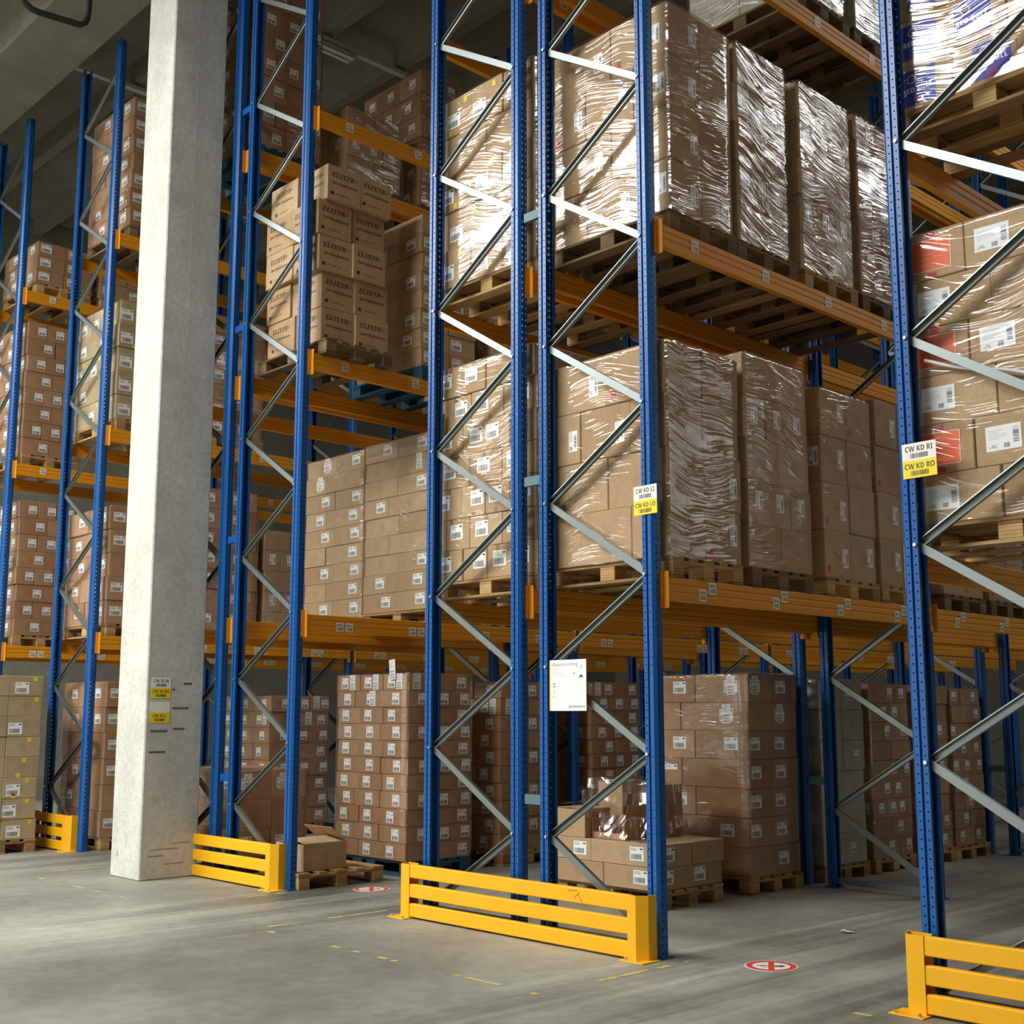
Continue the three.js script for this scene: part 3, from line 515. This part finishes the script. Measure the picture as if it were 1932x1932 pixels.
function load(style, x0, x1, zf, d, y, h, label, { film = 1, loose = false, tint, lh, skip, slip = 0, filmTop = 0.1, jit = 0.006 } = {}) {
  const s = ST[style], w = x1 - x0, n = Math.max(1, Math.round(h / (lh ?? s.lh))), H = h / n;
  const t = thing('carton_stack', label, 'carton stack', [(x0 + x1) / 2, y, zf - d / 2], 'palletised carton stacks');
  const mats = cardMats[tint ?? s.tint], inset = loose ? 0.026 : 0.012;
  for (let L = 0; L < n; L++) {
    const fx = s.fx[L % 2], nz = s.nz[L % 2], lx = rr(-jit, jit) * 1.6, lz = rr(-jit, jit) * 1.6; let a = 0;
    fx.forEach((f, i) => {
      for (let k = 0; k < nz; k++) {
        const inner = i > 0 && i < fx.length - 1 && k > 0 && k < nz - 1 && L < n - 1; if (inner) continue;
        if (skip && skip(L, i, k, n)) continue;
        const cw = (w - 2 * inset) * f - 0.004, cd = (d - 2 * inset) / nz - 0.004;
        const c = part('carton', cbox(cw, H - 0.002, cd, 0.005), pick(mats), t, [-w / 2 + inset + (w - 2 * inset) * (a + f / 2) + lx + rr(-jit, jit), (L + 0.5) * H, d / 2 - inset - (k + 0.5) * (d - 2 * inset) / nz + lz + rr(-jit, jit)], [0, rr(-0.006, 0.006), 0]);
        const put = (face) => (kind, lw, lhh, ox, oy, lift = 0) => {
          const fw = face === 'x' ? cd : cw; lw = Math.min(lw, fw * 0.94); lhh = Math.min(lhh, H * 0.94);
          const px = Math.max(-(fw - lw) / 2, Math.min((fw - lw) / 2, ox * fw)) * 0.98, py = Math.max(-(H - lhh) / 2, Math.min((H - lhh) / 2, oy * H)) * 0.98;
          const g = plate(lw, lhh), m = stick[kind] ?? labelMats[kind], nm = stickName[kind] ?? 'shipping_label';
          if (face === 'x') part(nm, g, m, c, [cw / 2 + 0.0012 + lift, py, -px], [0, Math.PI / 2, rr(-0.02, 0.02)]); else part(nm, g, m, c, [px, py, cd / 2 + 0.0012 + lift], [0, 0, rr(-0.02, 0.02)]);
        };
        if (k === 0) s.lab(put('z'), 'z', L, i);
        if (i === fx.length - 1) s.lab(put('x'), 'x', L, k);
        if (slip && k === 0 && L >= n - 2 && rnd() < slip) put('z')('slip', 0.095, 0.17, 0.2, 0.1, 0.0016);
        if (slip && i === fx.length - 1 && L >= n - 2 && rnd() < slip) put('x')('slip', 0.095, 0.17, -0.2, 0.1, 0.0016);
      }
      a += f;
    });
  }
  if (film) part('stretch_film', filmGeo(w - (loose ? 0.006 : -0.008), h, d - (loose ? 0.006 : -0.008), loose ? 0.026 : 0.006, Math.floor(rnd() * 900) + 3, filmTop, loose), loose ? M.filmLoose : M.film, t);
  return t;
}
// a load on its pallet. rack key, level, front z, depth along z, box height, style, label, options, pallet kind
const SPAN = {}; for (const k in ROWS) SPAN[k] = [ROWS[k].x0 - 0.045, ROWS[k].x1 + 0.045];
function stock(k, lv, zf, d, h, style, phrase, where, opt = {}, kind = 'wood') {
  const [x0, x1] = opt.x ?? SPAN[k], y = LV[lv];
  pallet(kind, (x0 + x1) / 2, y, zf - d / 2, (kind === 'blue' ? 'blue' : kind === 'old' ? 'worn wooden' : 'wooden') + ' pallet holding the stack ' + where);
  load(style, x0 + 0.01, x1 - 0.01, zf, d, y + 0.144, h, phrase + ' ' + where, opt);
}
// right-hand row with the CW KD LI sign
stock('B', 1, -0.12, 0.86, 1.53, 'big', 'wrapped stack of large tan cartons', 'on first level behind the CW KD LI sign');
stock('B', 1, -1.03, 0.86, 1.63, 'tri', 'wrapped stack with three labels a row', 'on first level, second from CW KD LI', { tint: 'tan' }, 'old');
stock('B', 1, -2.05, 0.8, 1.55, 'big', 'wrapped stack of large cartons', 'on first level, third from the CW KD LI sign');
stock('B', 1, -2.9, 0.76, 1.6, 'big', 'wrapped stack of large cartons', 'on first level, fourth from the CW KD LI sign');
stock('B', 2, -0.2, 0.78, 1.62, 'big', 'glossy wrapped stack of large tan cartons', 'on second level above the CW KD LI sign', {}, 'old');
stock('B', 2, -1.02, 0.75, 1.63, 'tri', 'stack under heavily creased film', 'on second level, second from the CW KD LI post', { loose: true }, 'old');
stock('B', 2, -1.87, 0.86, 1.62, 'tri', 'stack under heavily creased film', 'on second level, third from the CW KD LI post', { loose: true });
stock('B', 2, -2.77, 0.8, 1.65, 'small', 'wrapped stack of small cartons', 'on second level, fourth from the CW KD LI post', { tint: 'brown', lh: 0.235 }, 'old');
stock('B', 3, -1.95, 0.8, 1.5, 'plain', 'pale wrapped stack', 'on the top level above the creased film stacks', { loose: true }, 'old');
stock('B', 3, -2.85, 0.75, 1.5, 'plain', 'pale wrapped stack', 'on the top level beside the right blue post', {}, 'old');
stock('B', 1, -3.95, 0.8, 1.5, 'big', 'wrapped stack of large cartons', 'on first level, second bay behind the right post', {}, 'old');
stock('B', 1, -4.85, 0.8, 1.5, 'big', 'wrapped stack of large cartons', 'on first level, second bay near the right edge', {}, 'old');
// its back-to-back neighbour
stock('A', 1, -0.14, 0.84, 1.8, 'code', 'wrapped stack of barcode-labelled cartons', 'on first level left of the notice post');
stock('A', 2, -0.14, 0.84, 1.7, 'dots', 'glossy wrapped stack of yellow-marked cartons', 'on second level left of the twin posts');
stock('A', 2, -1.05, 0.8, 1.6, 'mid', 'wrapped stack of cartons', 'on second level behind the yellow-marked stack');
stock('A', 0, -1.5, 0.9, 0.37, 'mid', 'low stack of cartons under crumpled film', 'on the floor behind the CW KD LI post', { film: 0, lh: 0.185, tint: 'tan' });
stock('A', 0, -2.76, 0.8, 1.78, 'mid', 'tall wrapped stack of cartons', 'on the floor behind the opened low stack', { slip: 0.5, lh: 0.254 });
stock('A', 0, -3.92, 0.8, 1.75, 'plain', 'pale wrapped stack', 'on the floor behind the second pair of posts', { tint: 'white' });
stock('A', 0, -4.82, 0.8, 1.72, 'tins', 'dark wrapped stack', 'on the floor just right of the pale stack');
stock('A', 0, -5.7, 0.76, 1.72, 'tins', 'dark wrapped stack', 'on the floor just right of the RI sign post', { tint: 'brown' });
stock('A', 0, -6.52, 0.72, 1.7, 'tins', 'dark wrapped stack', 'on the floor at the right, farthest visible');
stock('R', 1, -0.13, 0.84, 1.72, 'sheetNL', 'wrapped stack of cartons with orange sheets', 'beside the CW KD RI sign', {}, 'wood');
{ // yellow slip on the barcode stack, and a twisted tail of film across the orange-sheet stack
  const a = scene.children.find((o) => o.userData.label?.startsWith('wrapped stack of barcode')), b = scene.children.find((o) => o.userData.label?.includes('orange sheets'));
  part('yellow_slip', plate(0.085, 0.2), std({ roughness: 0.5, map: canvasTex(96, 224, (g, w, h) => { g.fillStyle = '#f0dc1c'; g.fillRect(0, 0, w, h); g.fillStyle = '#2c2a10'; for (const y of [80, 120, 160]) g.fillRect(24, y, 50, 12); barcode(g, 14, 176, 70, 34, 14); }) }), a, [-0.52, 1.32, 0.432], [0, 0, -0.06]);
  const P = [[-0.42, 0.95, 0.448], [-0.2, 0.86, 0.456], [0.1, 0.78, 0.452], [0.42, 0.64, 0.45]].map((p) => new THREE.Vector3(...p));
  part('film_tail', new THREE.TubeGeometry(new THREE.CatmullRomCurve3(P), 40, 0.011, 6), std({ color: col('#d9d7d2'), roughness: 0.3 }), b);
}
stock('R', 2, -0.13, 0.84, 1.75, 'bull', 'glossy wrapped stack with blue printed panels', 'in the upper right corner');
// middle row (printed stack)
stock('C', 2, -0.15, 0.84, 1.8, 'filter', 'loosely wrapped pale cartons stack', 'printed 200 Filterhulzen', { film: 0, x: [-5.22, -4.24], jit: 0.02 }, 'old');
stock('C', 2, -1.42, 0.8, 1.65, 'mid', 'unwrapped stack of brown labelled cartons', 'on a blue pallet right of the Filterhulzen stack', { film: 0, x: [-5.4, -4.24], lh: 0.2, tint: 'tan' }, 'blue');
stock('C', 2, -2.4, 0.85, 1.55, 'tri', 'stack under creased glossy film', 'low behind the second blue post from left centre', { loose: true }, 'old');
stock('C', 1, -1.6, 0.84, 1.85, 'mid', 'wrapped stack of labelled cartons', 'on first level under the blue pallet, right one', { lh: 0.2, slip: 0.4, tint: 'tan' });
stock('D', 1, -1.72, 0.84, 1.88, 'mid', 'wrapped stack of labelled cartons', 'on first level under the blue pallet, left one', { lh: 0.2, slip: 0.4, tint: 'tan' });
stock('C', 0, -1.3, 0.86, 1.82, 'small', 'tall stack of small brown cartons', 'on a blue pallet on the floor, centre', { slip: 0.6, filmTop: 0.05 }, 'blue');
stock('C', 0, -2.55, 0.86, 1.76, 'small', 'tall stack of small brown cartons', 'on the floor behind the twin blue posts', { slip: 0.5 });
stock('C', 0, -3.95, 0.84, 1.78, 'small', 'tall dark stack of small cartons', 'on the floor behind the notice', { tint: 'brown', slip: 0.5 });
{ const a = scene.children.find((o) => o.userData.label?.startsWith('tall stack of small brown cartons on a blue')); part('paper_slip', plate(0.095, 0.2), labelMats.slip, a, [0.36, 1.86, 0.437], [0, 0, 0.09]); }
// its back-to-back neighbour beside the column
stock('D', 0, -0.2, 0.86, 0.86, 'mid', 'short wrapped stack of labelled cartons', 'on the floor right of the concrete column', { lh: 0.29, slip: 0.5 });
stock('D', 3, -0.12, 0.9, 2.2, 'small', 'tall dark stack', 'on the top level just right of the concrete column', { tint: 'brown', lh: 0.275, x: [-6.7, -5.55] }, 'blue');
stock('D', 3, -1.36, 0.84, 0.88, 'tri', 'low stack under shining film', 'on the top level behind the orange beam', { loose: true, lh: 0.3 }, 'old');
stock('D', 3, -2.45, 0.84, 1.74, 'small', 'dark stack of labelled cartons', 'high up behind the shining low stack', { tint: 'brown', lh: 0.29 }, 'old');
// row left of the column
stock('E', 0, -0.2, 0.84, 1.8, 'mid', 'wrapped stack of labelled cartons', 'on the floor left of the concrete column', { lh: 0.3 });
stock('E', 0, -2.45, 0.95, 1.66, 'small', 'tall dark stack of labelled cartons', 'on the floor behind the short wrapped stack', { tint: 'brown', lh: 0.2, slip: 0.4 });
stock('E', 1, -0.15, 0.84, 1.42, 'mid', 'wrapped stack of labelled cartons', 'on first level left of the concrete column', { lh: 0.3 });
stock('E', 1, -1.35, 0.86, 1.8, 'mid', 'dark stack of labelled cartons', 'on first level right of the column', { tint: 'brown', lh: 0.27 });
stock('E', 1, -2.3, 0.84, 1.35, 'tri', 'stack under dark creased film', 'on first level seen through the middle rack', { loose: true }, 'blue');
stock('E', 2, -0.15, 0.84, 1.5, 'dots', 'wrapped stack of pale labelled cartons', 'on second level left of the concrete column', { tint: 'pale', lh: 0.3 });
stock('E', 2, -1.4, 0.84, 1.6, 'mid', 'dark stack of cartons', 'on second level right of the concrete column', { tint: 'brown' });
stock('E', 3, -0.2, 0.84, 1.7, 'mid', 'dark stack of labelled cartons', 'on the top level left of the concrete column', { tint: 'brown' }, 'old');
// row at the left edge
stock('G', 1, -0.18, 0.8, 1.85, 'small', 'tall brown carton stack', 'on first level at the left edge', { lh: 0.23 });
stock('G', 2, -0.15, 0.83, 1.9, 'small', 'tall brown carton stack', 'on second level at the left edge', { lh: 0.235 });
stock('G', 3, -0.2, 0.85, 0.62, 'mid', 'low carton stack', 'on the top level at the left edge', { tint: 'brown' });
stock('G', 3, -1.15, 0.85, 0.5, 'mid', 'low carton stack', 'on the top level, second at the left edge', { tint: 'brown' });
// pallet set down in front of the row ends at the left edge
stock('E', 0, 1.15, 0.82, 1.86, 'dots', 'stack of pale yellow-marked cartons', 'standing at the left edge before the guard', { x: [-10.2, -9.0], tint: 'pale', lh: 0.232, film: 0 });

// ---------------------------------------------------------------- open cartons
function openCarton(label, x, y, z, w, h, d, ry, mats, flaps, noFront) {
  const t = thing('open_carton', label, 'carton', [x, y, z]); t.rotation.y = ry; const m = pick(mats), k = 0.006;
  for (const s of [-1, 1]) { part('side_panel', cbox(k, h, d, 0.002), m, t, [s * (w / 2 - k / 2), h / 2, 0]); if (s < 0 || !noFront) part('end_panel', cbox(w - 2 * k, h, k, 0.002), m, t, [0, h / 2, s * (d / 2 - k / 2)]); else part('torn_panel', cbox(w - 2 * k, h * 0.3, k, 0.002), m, t, [0, h * 0.15, s * (d / 2 - k / 2)]); }
  part('bottom_panel', box(w - 2 * k, k, d - 2 * k), m, t, [0, k / 2, 0]);
  for (const [ax, s, ang, len] of flaps) {   // flap hinged on the upper edge; ang 0 lies flat closed, 90 stands up
    const a = ang * Math.PI / 180, g = ax === 'z' ? cbox(w - 0.01, 0.005, len, 0.002).clone().translate(0, 0, -s * len / 2) : cbox(len, 0.005, d - 0.01, 0.002).clone().translate(-s * len / 2, 0, 0);
    part('flap', g, m, t, ax === 'z' ? [0, h + 0.003, s * (d / 2 - 0.004)] : [s * (w / 2 - 0.004), h + 0.003, 0], ax === 'z' ? [s * a, 0, 0] : [0, 0, -s * a]);
  }
  return t;
}
pallet('wood', -4.83, 0, -0.55, 'bare light wooden pallet with one open carton on it', 0, 0.95);
openCarton('opened brown carton lying on the bare light pallet', -4.55, 0.144, -0.42, 0.42, 0.24, 0.5, 0.08, cardMats.tan, [['x', -1, 6, 0.2], ['x', 1, 12, 0.2], ['z', -1, 38, 0.22]]);
openCarton('closed carton at the left end on the low stack', -2.26, 0.516, -1.69, 0.36, 0.235, 0.33, 0.02, cardMats.tan, [['x', -1, 2, 0.17], ['x', 1, 2, 0.17]]);
openCarton('torn-open carton in front on the low stack', -1.87, 0.516, -1.78, 0.38, 0.17, 0.36, -0.03, cardMats.brown, [['x', 1, 110, 0.12]], true);
openCarton('taller closed carton at the back of the low stack', -2.2, 0.516, -2.14, 0.28, 0.45, 0.32, 0.05, cardMats.tan, [['x', -1, 2, 0.13], ['x', 1, 2, 0.13]]);
openCarton('opened empty carton at the back of the low stack', -1.84, 0.516, -2.14, 0.4, 0.44, 0.34, 0.03, cardMats.brown, [['z', -1, 96, 0.12]], true);
{ // crumpled film over the opened low stack
  const t = thing('crumpled_film', 'crumpled clear film trailing over the opened low stack', 'film', [-1.85, 0.516, -1.95]);
  const nx = 70, nz = 50, g = new THREE.PlaneGeometry(1.2, 0.9, nx, nz).rotateX(-Math.PI / 2), p = g.attributes.position;
  const base = (x, z) => Math.max(x < -0.2 && z > 0.08 ? 0.27 : 0, x < 0.24 && z <= -0.0 && z > -0.38 ? 0.47 : 0, x < 0.2 && z > 0 && z < 0.36 ? 0.2 : 0);
  for (let i = 0; i < p.count; i++) {
    const x = p.getX(i), z = p.getZ(i); let h = base(x, z);
    for (let a = -4; a <= 4; a++) for (let b = -4; b <= 4; b++) { const r = Math.hypot(a, b) * 0.07; h = Math.max(h, base(x + a * 0.07, z + b * 0.07) - r * (1.15 + 0.5 * vnoise(x * 7 + 50, z * 7 + 50, 4096, 320))); }
    p.setY(i, Math.max(0.008, h + 0.006 + 0.035 * (fbm(x * 9 + 30, z * 9 + 30, 4096, 3, 330) - 0.4)));
  }
  g.computeVertexNormals(); part('film_sheet', g, M.film, t);
}

{ // scrap of paper on the aisle floor
  const t = thing('paper_scrap', 'small crumpled white paper scrap on the right aisle floor', 'paper scrap', [0.3, 0.001, -1.75]);
  const g = new THREE.PlaneGeometry(0.09, 0.06, 8, 6).rotateX(-Math.PI / 2), p = g.attributes.position; for (let i = 0; i < p.count; i++) p.setY(i, 0.002 + 0.018 * vnoise(p.getX(i) * 50 + 9, p.getZ(i) * 50 + 9, 4096, 340)); g.computeVertexNormals();
  part('paper', g, std({ color: col('#e6e4de'), roughness: 0.8, side: THREE.DoubleSide }), t);
}
renderer.render(scene, camera);
